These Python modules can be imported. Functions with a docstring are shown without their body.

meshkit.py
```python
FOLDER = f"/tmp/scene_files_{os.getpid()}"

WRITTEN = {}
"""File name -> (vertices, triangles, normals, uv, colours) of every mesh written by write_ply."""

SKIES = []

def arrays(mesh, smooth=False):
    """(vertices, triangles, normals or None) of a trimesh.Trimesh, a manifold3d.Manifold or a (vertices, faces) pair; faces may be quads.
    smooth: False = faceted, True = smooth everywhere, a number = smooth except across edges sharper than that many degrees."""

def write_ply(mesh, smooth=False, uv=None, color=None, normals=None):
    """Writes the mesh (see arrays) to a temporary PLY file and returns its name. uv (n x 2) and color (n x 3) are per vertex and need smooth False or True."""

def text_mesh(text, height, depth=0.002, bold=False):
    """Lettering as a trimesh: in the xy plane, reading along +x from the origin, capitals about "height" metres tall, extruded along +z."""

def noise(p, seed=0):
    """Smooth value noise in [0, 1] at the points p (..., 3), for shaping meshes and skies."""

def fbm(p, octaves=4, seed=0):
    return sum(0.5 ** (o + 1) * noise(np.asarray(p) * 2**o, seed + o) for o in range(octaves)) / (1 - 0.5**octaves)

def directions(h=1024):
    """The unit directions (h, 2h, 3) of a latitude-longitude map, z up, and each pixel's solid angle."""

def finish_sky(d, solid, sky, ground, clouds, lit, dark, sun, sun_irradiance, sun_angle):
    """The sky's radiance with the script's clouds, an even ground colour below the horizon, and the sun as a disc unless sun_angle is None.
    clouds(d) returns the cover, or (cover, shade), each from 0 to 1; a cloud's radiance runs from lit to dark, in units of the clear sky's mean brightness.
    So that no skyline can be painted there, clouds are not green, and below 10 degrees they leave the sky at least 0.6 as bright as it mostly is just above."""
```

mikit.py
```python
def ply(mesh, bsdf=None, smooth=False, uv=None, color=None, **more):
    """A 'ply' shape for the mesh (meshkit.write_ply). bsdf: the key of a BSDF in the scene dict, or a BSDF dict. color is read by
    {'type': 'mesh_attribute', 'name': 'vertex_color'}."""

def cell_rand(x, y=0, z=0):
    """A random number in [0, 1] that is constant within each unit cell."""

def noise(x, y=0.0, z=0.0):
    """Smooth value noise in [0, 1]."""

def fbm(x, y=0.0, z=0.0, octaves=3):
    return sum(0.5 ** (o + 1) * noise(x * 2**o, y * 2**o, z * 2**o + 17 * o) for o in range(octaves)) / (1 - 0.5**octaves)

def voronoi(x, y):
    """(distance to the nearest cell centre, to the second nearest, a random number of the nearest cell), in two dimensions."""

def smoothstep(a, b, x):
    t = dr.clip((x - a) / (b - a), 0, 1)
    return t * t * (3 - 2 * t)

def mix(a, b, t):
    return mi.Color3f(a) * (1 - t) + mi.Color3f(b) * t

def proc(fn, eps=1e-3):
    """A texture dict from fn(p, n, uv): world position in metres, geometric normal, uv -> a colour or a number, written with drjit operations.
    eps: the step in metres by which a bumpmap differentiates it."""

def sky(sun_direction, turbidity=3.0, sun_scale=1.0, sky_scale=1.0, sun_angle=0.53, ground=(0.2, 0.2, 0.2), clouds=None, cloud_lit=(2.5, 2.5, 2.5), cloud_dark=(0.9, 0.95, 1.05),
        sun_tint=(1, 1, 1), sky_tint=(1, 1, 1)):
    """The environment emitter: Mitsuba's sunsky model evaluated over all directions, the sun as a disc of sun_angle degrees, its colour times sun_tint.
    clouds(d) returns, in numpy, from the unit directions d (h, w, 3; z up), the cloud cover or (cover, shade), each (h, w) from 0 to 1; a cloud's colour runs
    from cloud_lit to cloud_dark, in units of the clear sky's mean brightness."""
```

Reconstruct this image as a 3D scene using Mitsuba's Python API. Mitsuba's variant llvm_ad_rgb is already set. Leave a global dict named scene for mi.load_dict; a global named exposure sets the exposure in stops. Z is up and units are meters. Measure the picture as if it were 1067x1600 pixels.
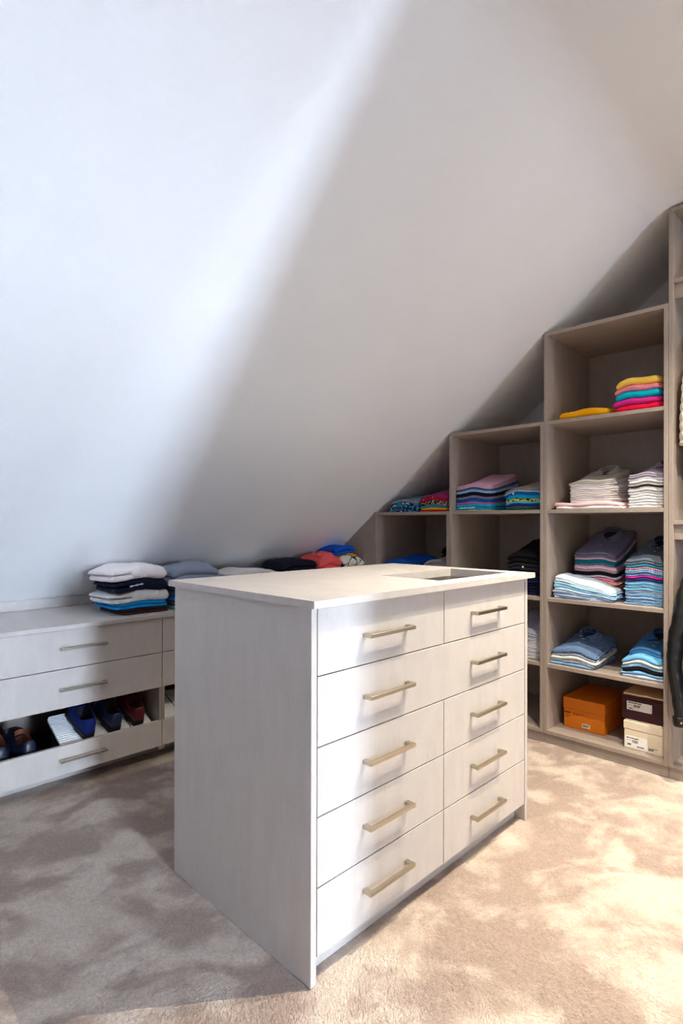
import math
import numpy as np
import trimesh
import drjit as dr
import mitsuba as mi
import mikit
import meshkit
from mikit import proc, noise, fbm, smoothstep, mix, voronoi
import manifold3d as m3
from shapely.geometry import Polygon

T = mi.ScalarTransform4f
scene, labels = {}, {}

# ------------------------------------------------------------------ camera
F_PX, YAW, PITCH, ROLL, CY, CAM_H = 881.25, math.radians(44.689), math.radians(0.155), math.radians(0.142), 815.64, 1.2
fw = np.array([math.cos(YAW) * math.cos(PITCH), math.sin(YAW) * math.cos(PITCH), math.sin(PITCH)])
rt = np.array([math.sin(YAW), -math.cos(YAW), 0.0])
up = np.cross(rt, fw)
up2 = -rt * math.sin(ROLL) + up * math.cos(ROLL)
eye = np.array([0, 0, CAM_H])
scene['camera'] = {
    'type': 'perspective', 'fov_axis': 'x', 'fov': math.degrees(2 * math.atan(533.5 / F_PX)),
    'principal_point_offset_y': (800 - CY) / 1600, 'near_clip': 0.05, 'far_clip': 60.0,
    'to_world': T().look_at(origin=eye.tolist(), target=(eye + fw).tolist(), up=up2.tolist())}
exposure = 0.0

# ------------------------------------------------------------------ light levels
WINDOW_RADIANCE = np.array([0.74, 0.93, 1.18]) * 104      # glow of the unseen window panes, in place of daylight
LAMP_COLOUR = np.array([1.0, 0.905, 0.72])                # warm ceiling downlights: a beam and a weak wide spill
LAMP_BEAM, LAMP_SPILL = 24.5, 170.0
LAMP_SPOTS = [(1.88, 0.40, 1.0, 0.5), (2.38, 0.24, 0.88, 1.2), (2.74, 0.02, 0.2, 3.6)]      # x, y, beam, spill; the last, unseen, lights the wardrobe

# ------------------------------------------------------------------ colour helpers
def lin(c):
    c = np.asarray(c, float) / 255.0
    return np.where(c <= 0.04045, c / 12.92, ((c + 0.055) / 1.055) ** 2.4)

def rgb(*c):
    return {'type': 'rgb', 'value': [float(x) for x in lin(c)]}

# ------------------------------------------------------------------ materials
def paint_fn(p, n, uv):
    k = fbm(p.x * 3, p.y * 3, p.z * 3, 3)
    return mix((0.83, 0.83, 0.835), (0.87, 0.87, 0.875), k)
scene['mat_plaster'] = {'type': 'twosided', 'bsdf': {'type': 'diffuse', 'reflectance': proc(paint_fn)}}

def weave(p, n):
    ax = dr.abs(n.x); ay = dr.abs(n.y); az = dr.abs(n.z)
    u = dr.select(ax > 0.5, p.y, p.x)
    v = dr.select(az > 0.5, p.y, p.z)
    a = noise(u * 900, v * 26)
    b = noise(u * 60 + 7, v * 900)
    c = fbm(u * 35, v * 9, 3.0, 2)
    return 0.62 * a + 0.38 * b, c

def shaded_laminate_fn(p, n, uv):
    w, c = weave(p, n)
    k = dr.clip(0.55 * w + 0.45 * c, 0, 1)
    return mix((0.275, 0.222, 0.19), (0.37, 0.308, 0.268), k)
LAM = {'type': 'principled', 'base_color': proc(shaded_laminate_fn), 'roughness': 0.45, 'specular': 0.4}
scene['mat_laminate_shaded'] = {'type': 'twosided', 'bsdf': LAM}  # darker copy of the laminate, shade of the shelving bays in its colour

def lit_laminate_fn(p, n, uv):
    w, c = weave(p, n)
    k = dr.clip(0.55 * w + 0.45 * c, 0, 1)
    return mix((0.475, 0.43, 0.40), (0.575, 0.528, 0.49), k)
scene['mat_laminate_lit'] = {'type': 'twosided', 'bsdf': {'type': 'principled', 'base_color': proc(lit_laminate_fn), 'roughness': 0.38, 'specular': 0.5}}  # lighter copy of the same laminate, the light on it in its colour

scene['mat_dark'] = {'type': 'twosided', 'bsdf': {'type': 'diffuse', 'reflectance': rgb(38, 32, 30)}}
scene['mat_felt'] = {'type': 'twosided', 'bsdf': {'type': 'diffuse', 'reflectance': rgb(48, 42, 40)}}
scene['mat_nickel'] = {'type': 'twosided', 'bsdf': {'type': 'principled', 'base_color': rgb(190, 180, 162), 'metallic': 1.0, 'roughness': 0.32}}
scene['mat_white'] = {'type': 'twosided', 'bsdf': {'type': 'principled', 'base_color': rgb(232, 234, 236), 'roughness': 0.35, 'specular': 0.5}}
scene['mat_grey_plastic'] = {'type': 'twosided', 'bsdf': {'type': 'principled', 'base_color': rgb(70, 72, 78), 'roughness': 0.4}}
scene['mat_glass'] = {'type': 'thindielectric', 'int_ior': 1.5}

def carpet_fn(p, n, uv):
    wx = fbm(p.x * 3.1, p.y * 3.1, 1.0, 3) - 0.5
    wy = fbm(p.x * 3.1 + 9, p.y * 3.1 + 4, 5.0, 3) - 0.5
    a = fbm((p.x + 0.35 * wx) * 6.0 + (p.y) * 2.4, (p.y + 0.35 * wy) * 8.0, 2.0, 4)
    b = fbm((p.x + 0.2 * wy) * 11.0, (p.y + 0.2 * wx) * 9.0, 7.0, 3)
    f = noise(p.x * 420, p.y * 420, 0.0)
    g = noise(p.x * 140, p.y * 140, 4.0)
    sweep = smoothstep(0.38, 0.66, 0.68 * a + 0.32 * b)  # lighter where the pile is swept, its shading put into the colour
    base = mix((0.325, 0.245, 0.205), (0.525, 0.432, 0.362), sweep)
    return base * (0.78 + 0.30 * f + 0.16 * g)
def carpet_h(p, n, uv):
    return 0.6 * noise(p.x * 300, p.y * 300, 0.0) + 0.4 * noise(p.x * 110, p.y * 110, 3.0)
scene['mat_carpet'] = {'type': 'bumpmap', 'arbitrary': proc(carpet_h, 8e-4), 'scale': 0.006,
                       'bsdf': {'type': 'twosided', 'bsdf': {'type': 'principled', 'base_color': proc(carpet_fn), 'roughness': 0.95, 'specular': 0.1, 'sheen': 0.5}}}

# one cloth for every plain garment: the dye is the mesh's colour attribute
scene['mat_cloth'] = {'type': 'twosided', 'bsdf': {'type': 'principled', 'base_color': {'type': 'mesh_attribute', 'name': 'vertex_color'}, 'roughness': 0.85, 'specular': 0.15, 'sheen': 0.25}}
scene['mat_leather'] = {'type': 'twosided', 'bsdf': {'type': 'principled', 'base_color': {'type': 'mesh_attribute', 'name': 'vertex_color'}, 'roughness': 0.40, 'specular': 0.35, 'clearcoat': 0.12, 'clearcoat_gloss': 0.7}}
scene['mat_card'] = {'type': 'twosided', 'bsdf': {'type': 'principled', 'base_color': {'type': 'mesh_attribute', 'name': 'vertex_color'}, 'roughness': 0.6, 'specular': 0.3}}

# ------------------------------------------------------------------ mesh helpers
def numbered(key):
    if key not in scene and key not in labels and key not in USED:
        USED.add(key); return key
    k = 1
    while f'{key}_{k:03d}' in scene or f'{key}_{k:03d}' in labels or f'{key}_{k:03d}' in USED: k += 1
    USED.add(f'{key}_{k:03d}')
    return f'{key}_{k:03d}'
USED = set()

def obj(name, mesh, mat, parent=None, smooth=False, col=None, label=None):
    key = numbered(parent + '__' + name if parent else name)
    if col is not None:
        if isinstance(mesh, m3.Manifold): mesh = tm(mesh)
        if smooth not in (False, True):
            mesh = trimesh.graph.smooth_shade(mesh, angle=math.radians(smooth), facet_minarea=None); smooth = True
        c = np.asarray(col, float)
        if c.ndim == 1: c = np.tile(lin(c), (len(mesh.vertices), 1))
        scene[key] = mikit.ply(mesh, mat, smooth, color=c)
    else:
        scene[key] = mikit.ply(mesh, mat, smooth)
    if label: labels[key] = {'label': label}
    return key

def thing(name, label, cat, group=None):
    key = numbered(name)
    labels[key] = {'label': label, 'category': cat}
    if group: labels[key]['group'] = group
    return key

def tag(key, label, cat, group=None):
    labels[key] = {'label': label, 'category': cat}
    if group: labels[key]['group'] = group
    return key

def struct(name, mesh, mat, label, smooth=False):
    key = obj(name, mesh, mat, None, smooth)
    labels[key] = {'label': label, 'kind': 'structure'}
    return key

def tm(m):
    q = m.to_mesh()
    return trimesh.Trimesh(q.vert_properties[:, :3], q.tri_verts, process=False)

def box(x0, x1, y0, y1, z0, z1, r=0.0012):
    """a board with softened edges (chamfer r)"""
    x0, x1 = min(x0, x1), max(x0, x1); y0, y1 = min(y0, y1), max(y0, y1); z0, z1 = min(z0, z1), max(z0, z1)
    r = min(r, 0.3 * (x1 - x0), 0.3 * (y1 - y0), 0.3 * (z1 - z0))
    if r <= 0:
        return trimesh.creation.box(bounds=[[x0, y0, z0], [x1, y1, z1]])
    pts = []
    for sx, X in ((1, x0), (-1, x1)):
        for sy, Y in ((1, y0), (-1, y1)):
            for sz, Z in ((1, z0), (-1, z1)):
                pts += [(X, Y + sy * r, Z + sz * r), (X + sx * r, Y, Z + sz * r), (X + sx * r, Y + sy * r, Z)]
    return tm(m3.Manifold.hull_points(np.array(pts, float)))

def cat(*ms):
    return trimesh.util.concatenate([m if isinstance(m, trimesh.Trimesh) else tm(m) for m in ms])

def grid_faces(n, m, close_u=False):
    f = []
    for i in range(n - 1 + (1 if close_u else 0)):
        a = (np.arange(m - 1) + i * m); b = (np.arange(m - 1) + ((i + 1) % n) * m)
        f.append(np.stack([a, b, b + 1, a + 1], 1))
    q = np.vstack(f)
    return np.vstack([q[:, [0, 1, 2]], q[:, [0, 2, 3]]])

def prism_x(poly_yz, x0, x1):
    """polygon in (y, z) extruded along x"""
    m = trimesh.creation.extrude_polygon(Polygon(poly_yz), x1 - x0, engine='earcut')
    v = m.vertices.copy()
    m.vertices = np.stack([v[:, 2] + x0, v[:, 0], v[:, 1]], 1)
    if m.volume < 0: m.invert()
    return m

def prism_y(poly_xz, y0, y1):
    m = trimesh.creation.extrude_polygon(Polygon(poly_xz), y1 - y0, engine='earcut')
    v = m.vertices.copy()
    m.vertices = np.stack([v[:, 0], v[:, 2] + y0, v[:, 1]], 1)
    if m.volume < 0: m.invert()
    return m

def fnoise(p, f, seed=0, oct=3):
    return meshkit.fbm(np.asarray(p, float) * f + seed * 17.31, oct, seed) - 0.5

def sweep(points, rx, ry, n=10, upv=(0, 0, 1), caps=True):
    """elliptic tube; rx, ry per point or constant"""
    P = np.asarray(points, float); N = len(P)
    rx = np.broadcast_to(rx, N); ry = np.broadcast_to(ry, N)
    t = np.gradient(P, axis=0); t /= np.linalg.norm(t, axis=1, keepdims=True)
    a = np.cross(t, np.asarray(upv, float)); a /= np.linalg.norm(a, axis=1, keepdims=True) + 1e-9
    b = np.cross(a, t)
    ang = np.arange(n) * 2 * np.pi / n
    V = P[:, None] + rx[:, None, None] * np.cos(ang)[None, :, None] * a[:, None] + ry[:, None, None] * np.sin(ang)[None, :, None] * b[:, None]
    f = []
    for i in range(N - 1):
        for j in range(n):
            j2 = (j + 1) % n
            f += [[i * n + j, i * n + j2, (i + 1) * n + j2], [i * n + j, (i + 1) * n + j2, (i + 1) * n + j]]
    V = V.reshape(-1, 3)
    if caps:
        V = np.vstack([V, P[:1], P[-1:]]); c0, c1 = len(V) - 2, len(V) - 1
        for j in range(n):
            j2 = (j + 1) % n
            f += [[c0, j2, j], [c1, (N - 1) * n + j, (N - 1) * n + j2]]
    m = trimesh.Trimesh(V, f, process=False)
    if m.volume < 0: m.invert()
    return m

# ------------------------------------------------------------------ the room
CREASE_Y, FLAT_Z, SLOPE = 0.80, 2.71, 0.785
def ceil_z(y): return 1.763 + SLOPE * (2.006 - y)
FLAT_Z = ceil_z(CREASE_Y)
XR, YB, XL, YN = 3.60, 3.262, -1.35, -5.50
KNEE_Z = ceil_z(YB)
def plate(quad, th, direction):
    q = np.asarray(quad, float); d = np.asarray(direction, float) * th
    return tm(m3.Manifold.hull_points(np.vstack([q, q + d])))

gx = np.linspace(XL, XR, 250); gy = np.linspace(YN, YB, 280)
GX, GY = np.meshgrid(gx, gy, indexing='ij')
P2 = np.stack([GX.ravel(), GY.ravel(), np.zeros(GX.size)], 1)
Z = 0.010 * fnoise(P2, 9, 3, 3) + 0.006 * fnoise(P2, 45, 4, 2)
flr = trimesh.Trimesh(np.stack([GX.ravel(), GY.ravel(), Z], 1), grid_faces(*GX.shape), process=False)
if flr.face_normals[0, 2] < 0: flr.invert()
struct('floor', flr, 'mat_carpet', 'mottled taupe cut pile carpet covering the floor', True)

# sloped ceiling with a softly rounded crease into the flat part
ys = [YB + 0.02, 1.4, CREASE_Y + 0.10] + [CREASE_Y + 0.1 - 0.2 * k / 10 for k in range(1, 11)] + [YN]
def ceil_profile(y):
    s = 0.10
    if y >= CREASE_Y + s: return ceil_z(y)
    if y <= CREASE_Y - s: return FLAT_Z
    u = (y - (CREASE_Y - s)) / (2 * s)
    return FLAT_Z - SLOPE * s * u * u
prof = [(y, ceil_profile(y)) for y in ys]
ceil = cat(*[prism_x([prof[i], prof[i + 1], (prof[i + 1][0], prof[i + 1][1] + 0.12), (prof[i][0], prof[i][1] + 0.12)], XL, XR) for i in range(len(prof) - 1)])
struct('ceiling', ceil, 'mat_plaster', 'white plastered ceiling sloping from the flat top down to the low drawers', 30)
struct('wall_back', box(XL, XR, YB, YB + 0.1, 0, KNEE_Z + 0.05, 0), 'mat_plaster', 'low white knee wall behind the long drawer units')
struct('wall_right', box(XR, XR + 0.1, YN, YB, 0, 3.0, 0), 'mat_plaster', 'white end wall behind the shelving units')
struct('wall_left', box(XL - 0.1, XL, YN, YB, 0, 3.0, 0), 'mat_plaster', 'white wall on the left of the room')
WX0, WX1, WZ0, WZ1 = 0.06, 1.00, 0.30, 2.10
VX0, VX1, VZ0, VZ1 = 1.80, 2.35, 1.05, 1.62  # opening of the added fill window
near = cat(box(XL, WX0, YN - 0.1, YN, 0, 3, 0), box(WX1, VX0, YN - 0.1, YN, 0, 3, 0), box(WX0, WX1, YN - 0.1, YN, 0, WZ0, 0), box(WX0, WX1, YN - 0.1, YN, WZ1, 3, 0),
           box(VX1, XR, YN - 0.1, YN, 0, 3, 0), box(VX0, VX1, YN - 0.1, YN, 0, VZ0, 0), box(VX0, VX1, YN - 0.1, YN, VZ1, 3, 0))
struct('wall_near', near, 'mat_plaster', 'unseen white wall behind the camera, holds the two glowing windows')  # out of view, set far back so daylight falls evenly on the slope
struct('wall_partition', box(1.10, 1.20, YN, 0.235, 0, 2.75, 0), 'mat_plaster', 'unseen white partition wall, placed to shade the right of the sloped ceiling')  # out of view, placed to give the daylight its edge on the slope
struct('wall_doorway', cat(box(XL, -0.12, -1.60, -1.50, 0, 2.75, 0), box(-0.12, 1.10, -1.60, -1.50, 2.00, 2.75, 0)), 'mat_plaster', 'added white wall with an open doorway behind the camera, dims the upper slope')  # added; its lintel dims the daylight on the upper slope
fr = 0.045
for wname, X0, X1, Z0, Z1, what in (('window_1', WX0, WX1, WZ0, WZ1, 'tall white framed window out of view, placed to light the left of the slope'), ('window_2', VX0, VX1, VZ0, VZ1, 'small added window behind the camera, cool fill for the right of the slope')):  # first unseen, lights the left slope; second added as cool fill
    wk = numbered(wname); labels[wk] = {'label': what, 'kind': 'structure'}
    obj('frame', cat(box(X0, X0 + fr, YN - 0.07, YN - 0.01, Z0, Z1), box(X1 - fr, X1, YN - 0.07, YN - 0.01, Z0, Z1),
                     box(X0 + fr, X1 - fr, YN - 0.07, YN - 0.01, Z0, Z0 + fr), box(X0 + fr, X1 - fr, YN - 0.07, YN - 0.01, Z1 - fr, Z1)), 'mat_white', wk)
    pane = trimesh.Trimesh([[X0 + fr, YN - 0.045, Z0 + fr], [X0 + fr, YN - 0.045, Z1 - fr], [X1 - fr, YN - 0.045, Z1 - fr], [X1 - fr, YN - 0.045, Z0 + fr]], [[0, 1, 2], [0, 2, 3]], process=False)
    if pane.face_normals[0, 1] < 0: pane.invert()
    pk = obj('pane', pane, 'mat_white', wk)
    scene[pk]['emitter'] = {'type': 'area', 'radiance': {'type': 'rgb', 'value': WINDOW_RADIANCE.tolist()}}  # the panes themselves glow, in place of daylight from outside

# unseen downlights in the flat ceiling; the last placed to light the wardrobe
for (lx, ly, s, sp) in LAMP_SPOTS:
    t = thing('downlight', f"round recessed downlight in the flat ceiling {'above the island dresser' if lx < 2 else ('in front of the tall shelving unit' if lx < 2.6 else 'out of view, placed to light the wardrobe unit')}", 'ceiling light', 'ceiling downlights')
    a = np.linspace(0, 2 * np.pi, 33)[:-1]
    ringp = [(0.030, 0.0), (0.048, 0.0), (0.048, -0.004), (0.034, -0.007), (0.030, -0.004)]
    ring = trimesh.creation.revolve(np.array(ringp + ringp[:1]), sections=32)
    ring.apply_translation([lx, ly, FLAT_Z])
    obj('trim_ring', ring, 'mat_white', t, 30)
    disc = trimesh.Trimesh(np.vstack([[[lx, ly, FLAT_Z - 0.003]], np.stack([lx + 0.030 * np.cos(a), ly + 0.030 * np.sin(a), a * 0 + FLAT_Z - 0.003], 1)]),
                           [[0, 1 + (i + 1) % 32, 1 + i] for i in range(32)], process=False)
    if disc.face_normals[0, 2] > 0: disc.invert()
    k = obj('lens', disc, 'mat_white', t)
    scene[k]['emitter'] = {'type': 'area', 'radiance': {'type': 'rgb', 'value': (LAMP_COLOUR * LAMP_SPILL * sp).tolist()}}
    scene[f'lamp_beam_{len(scene)}'] = {'type': 'spot', 'intensity': {'type': 'rgb', 'value': (LAMP_COLOUR * LAMP_BEAM * s).tolist()}, 'cutoff_angle': 50, 'beam_width': 14,
                                        'to_world': T().look_at(origin=[lx, ly, FLAT_Z - 0.006], target=[lx, ly, 0], up=[0, 1, 0])}

# ------------------------------------------------------------------ bar handle
def handle_mesh(L=0.205, out=0.032, h=0.010, d=0.012, post=0.014):
    """a square bar on two end posts, along +x, standing out to -y from the plane y = 0, centred"""
    return cat(box(-L / 2, L / 2, -out, -out + d, -h / 2, h / 2, 0.001),
               box(-L / 2, -L / 2 + post, -out + d * 0.5, 0, -h / 2, h / 2, 0.001),
               box(L / 2 - post, L / 2, -out + d * 0.5, 0, -h / 2, h / 2, 0.001))

def place(m, x=0, y=0, z=0, rz=0):
    m = m.copy()
    if rz: m.apply_transform(trimesh.transformations.rotation_matrix(rz, [0, 0, 1]))
    m.apply_translation([x, y, z]); return m

# ------------------------------------------------------------------ island chest of drawers
DX0, DX1, DY0, DY1, DZ = 0.980, 2.167, 1.077, 1.777, 0.983
isl = thing('island_dresser', 'pale beige linen textured island chest of drawers with glass inset top', 'dresser')
gx0, gx1, gy0, gy1 = 1.63, 2.11, 1.13, 1.41
sx0, sx1, sy0, sy1 = DX0 - 0.015, DX1 + 0.014, DY0 - 0.026, DY1 + 0.018
slab = m3.Manifold.cube([sx1 - sx0, sy1 - sy0, 0.020]).translate([sx0, sy0, DZ]) - m3.Manifold.cube([gx1 - gx0, gy1 - gy0, 0.1]).translate([gx0, gy0, DZ - 0.03])
obj('top', slab, 'mat_laminate_lit', isl)
obj('side_panel', box(DX0, DX0 + 0.020, DY0, DY1, 0, DZ), 'mat_laminate_lit', isl)
obj('side_panel', box(DX1 - 0.020, DX1, DY0, DY1, 0, DZ), 'mat_laminate_lit', isl)
obj('back_panel', box(DX0 + 0.020, DX1 - 0.020, DY1 - 0.020, DY1 - 0.001, 0.0, DZ), 'mat_laminate_lit', isl)
obj('plinth', box(DX0 + 0.020, DX1 - 0.020, DY0 + 0.046, DY0 + 0.062, 0, 0.0675), 'mat_laminate_lit', isl)
body = m3.Manifold.cube([DX1 - DX0 - 0.042, DY1 - DY0 - 0.046, DZ - 0.07]).translate([DX0 + 0.021, DY0 + 0.024, 0.069])
body = body - m3.Manifold.cube([gx1 - gx0 + 0.004, gy1 - gy0 + 0.004, 0.2]).translate([gx0 - 0.002, gy0 - 0.002, DZ - 0.075])
obj('carcass', body, 'mat_dark', isl)  # solid dark core, its colour gives the drawer gaps their shade
obj('inset_rim', cat(box(gx0 - 0.0, gx0 + 0.006, gy0, gy1, DZ - 0.07, DZ + 0.0195, 0), box(gx1 - 0.006, gx1, gy0, gy1, DZ - 0.07, DZ + 0.0195, 0),
                     box(gx0 + 0.006, gx1 - 0.006, gy0, gy0 + 0.006, DZ - 0.07, DZ + 0.0195, 0), box(gx0 + 0.006, gx1 - 0.006, gy1 - 0.006, gy1, DZ - 0.07, DZ + 0.0195, 0)), 'mat_laminate_lit', isl)
gp = np.array([[gx0 + 0.006, gy0 + 0.006], [gx1 - 0.006, gy0 + 0.006], [gx1 - 0.006, gy1 - 0.006], [gx0 + 0.006, gy1 - 0.006]])
obj('glass_pane', trimesh.Trimesh(np.hstack([gp, np.full((4, 1), DZ + 0.004)]), [[0, 1, 2], [0, 2, 3]], process=False), 'mat_glass', isl, label='clear glass inset over the jewellery drawer')
obj('drawer_lining', box(gx0 + 0.006, gx1 - 0.006, gy0 + 0.006, gy1 - 0.006, DZ - 0.072, DZ - 0.040, 0), 'mat_felt', isl, label='dark felt lining under the glass')
rows = [0.978, 0.8, 0.614, 0.432, 0.248, 0.069]
split = 1.5765
gap = 0.0030
for i in range(5):
    z1, z0 = rows[i] - (0 if i == 0 else gap / 2), rows[i + 1] + (gap / 2 if i < 4 else 0)
    hz = (0.885 if i == 0 else 0.5 * (rows[i] + rows[i + 1]) + 0.004)
    fronts = [(DX0 + 0.0235, DX1 - 0.0235, (1.280, 1.842))] if i == 1 else [(DX0 + 0.0235, split - gap / 2, (1.280,)), (split + gap / 2, DX1 - 0.0235, (1.842,))]
    for a, b, hs in fronts:
        dk = obj('drawer', box(a, b, DY0 + 0.001, DY0 + 0.0195, z0, z1), 'mat_laminate_lit', isl)
        for hx in hs:
            obj('handle', place(handle_mesh(0.205, 0.032, 0.0115, 0.011), hx, DY0 + 0.001, hz), 'mat_nickel', dk, label='brushed nickel bar handle')

# ------------------------------------------------------------------ stepped shelving units
BX, BXB, PT = 2.981, 3.575, 0.020
BASE = 0.055
def shelving(y0, y1, top, shelves, label, name='shelving_unit'):
    """open carcass between y0 and y1 (outer), boards of thickness PT; shelves: tops of boards"""
    t = thing(name, label, 'shelving unit')
    obj('side_panel', box(BX, BXB, y0, y0 + PT, BASE, top), 'mat_laminate_shaded', t)
    obj('side_panel', box(BX, BXB, y1 - PT, y1, BASE, top), 'mat_laminate_shaded', t)
    obj('back_panel', box(BXB - 0.010, BXB, y0 + PT, y1 - PT, BASE, top), 'mat_laminate_shaded', t)
    obj('top_board', box(BX, BXB - 0.010, y0 + PT, y1 - PT, top - PT, top), 'mat_laminate_shaded', t)
    obj('base_board', box(BX, BXB - 0.010, y0 + PT, y1 - PT, BASE, BASE + PT), 'mat_laminate_shaded', t)
    obj('plinth', box(BX + 0.010, BX + 0.026, y0, y1, 0, BASE - 0.001), 'mat_laminate_shaded', t)
    for s in shelves:
        obj('shelf', box(BX + 0.001, BXB - 0.010, y0 + PT, y1 - PT, s - PT, s), 'mat_laminate_shaded', t)
    return t
YA1, YAB, YBC, YCD, YD0 = 2.628, 2.003, 1.389, 0.7765, -0.25
SH1, SH2, SH3, SH4 = 1.763, 1.279, 0.797, 0.437
ua = shelving(YAB + 0.0005, YA1, 1.279, [SH3, SH4], 'lowest beige shelving unit next to the sloped ceiling corner, one open shelf in view')
fy1 = 3.20
fill = [(YA1 + 0.001, 0.742), (YA1 + 0.001, ceil_z(YA1) - 0.004), (fy1, ceil_z(fy1) - 0.004), (fy1, 0.742)]
obj('filler_panel', prism_x(fill, BX + 0.002, BX + 0.02), 'mat_laminate_shaded', ua, label='triangular filler panel cut to the slope of the ceiling')
ub = shelving(YBC + 0.0005, YAB - 0.0005, SH1, [SH2, SH3, SH4], 'second beige shelving unit from the low corner, behind the island dresser')
uc = shelving(YCD + 0.0005, YBC - 0.0005, 2.248, [SH1, SH2, SH3, SH4], 'tall beige shelving unit with five open compartments and boxes at the bottom')
# wardrobe unit with hanging rails
ud = shelving(YD0, YCD - 0.0005, 2.694, [2.356, 1.219], 'tallest beige wardrobe unit with hanging rails at the right edge', 'wardrobe_unit')
obj('rail_cover', box(BX + 0.018, BX + 0.034, YD0 + PT, YCD - PT - 0.0005, 2.266, 2.3355), 'mat_laminate_shaded', ud)
obj('rail_cover', box(BX + 0.018, BX + 0.034, YD0 + PT, YCD - PT - 0.0005, 1.128, 1.1985), 'mat_laminate_shaded', ud)
for z in (2.235, 1.085):
    r = trimesh.creation.cylinder(0.0125, YCD - YD0 - 2 * PT - 0.001, sections=20)
    r.apply_transform(trimesh.transformations.rotation_matrix(math.pi / 2, [1, 0, 0])); r.apply_translation([3.27, (YCD + YD0) / 2, z])
    obj('hanging_rail', r, 'mat_nickel', ud, 30)

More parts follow.
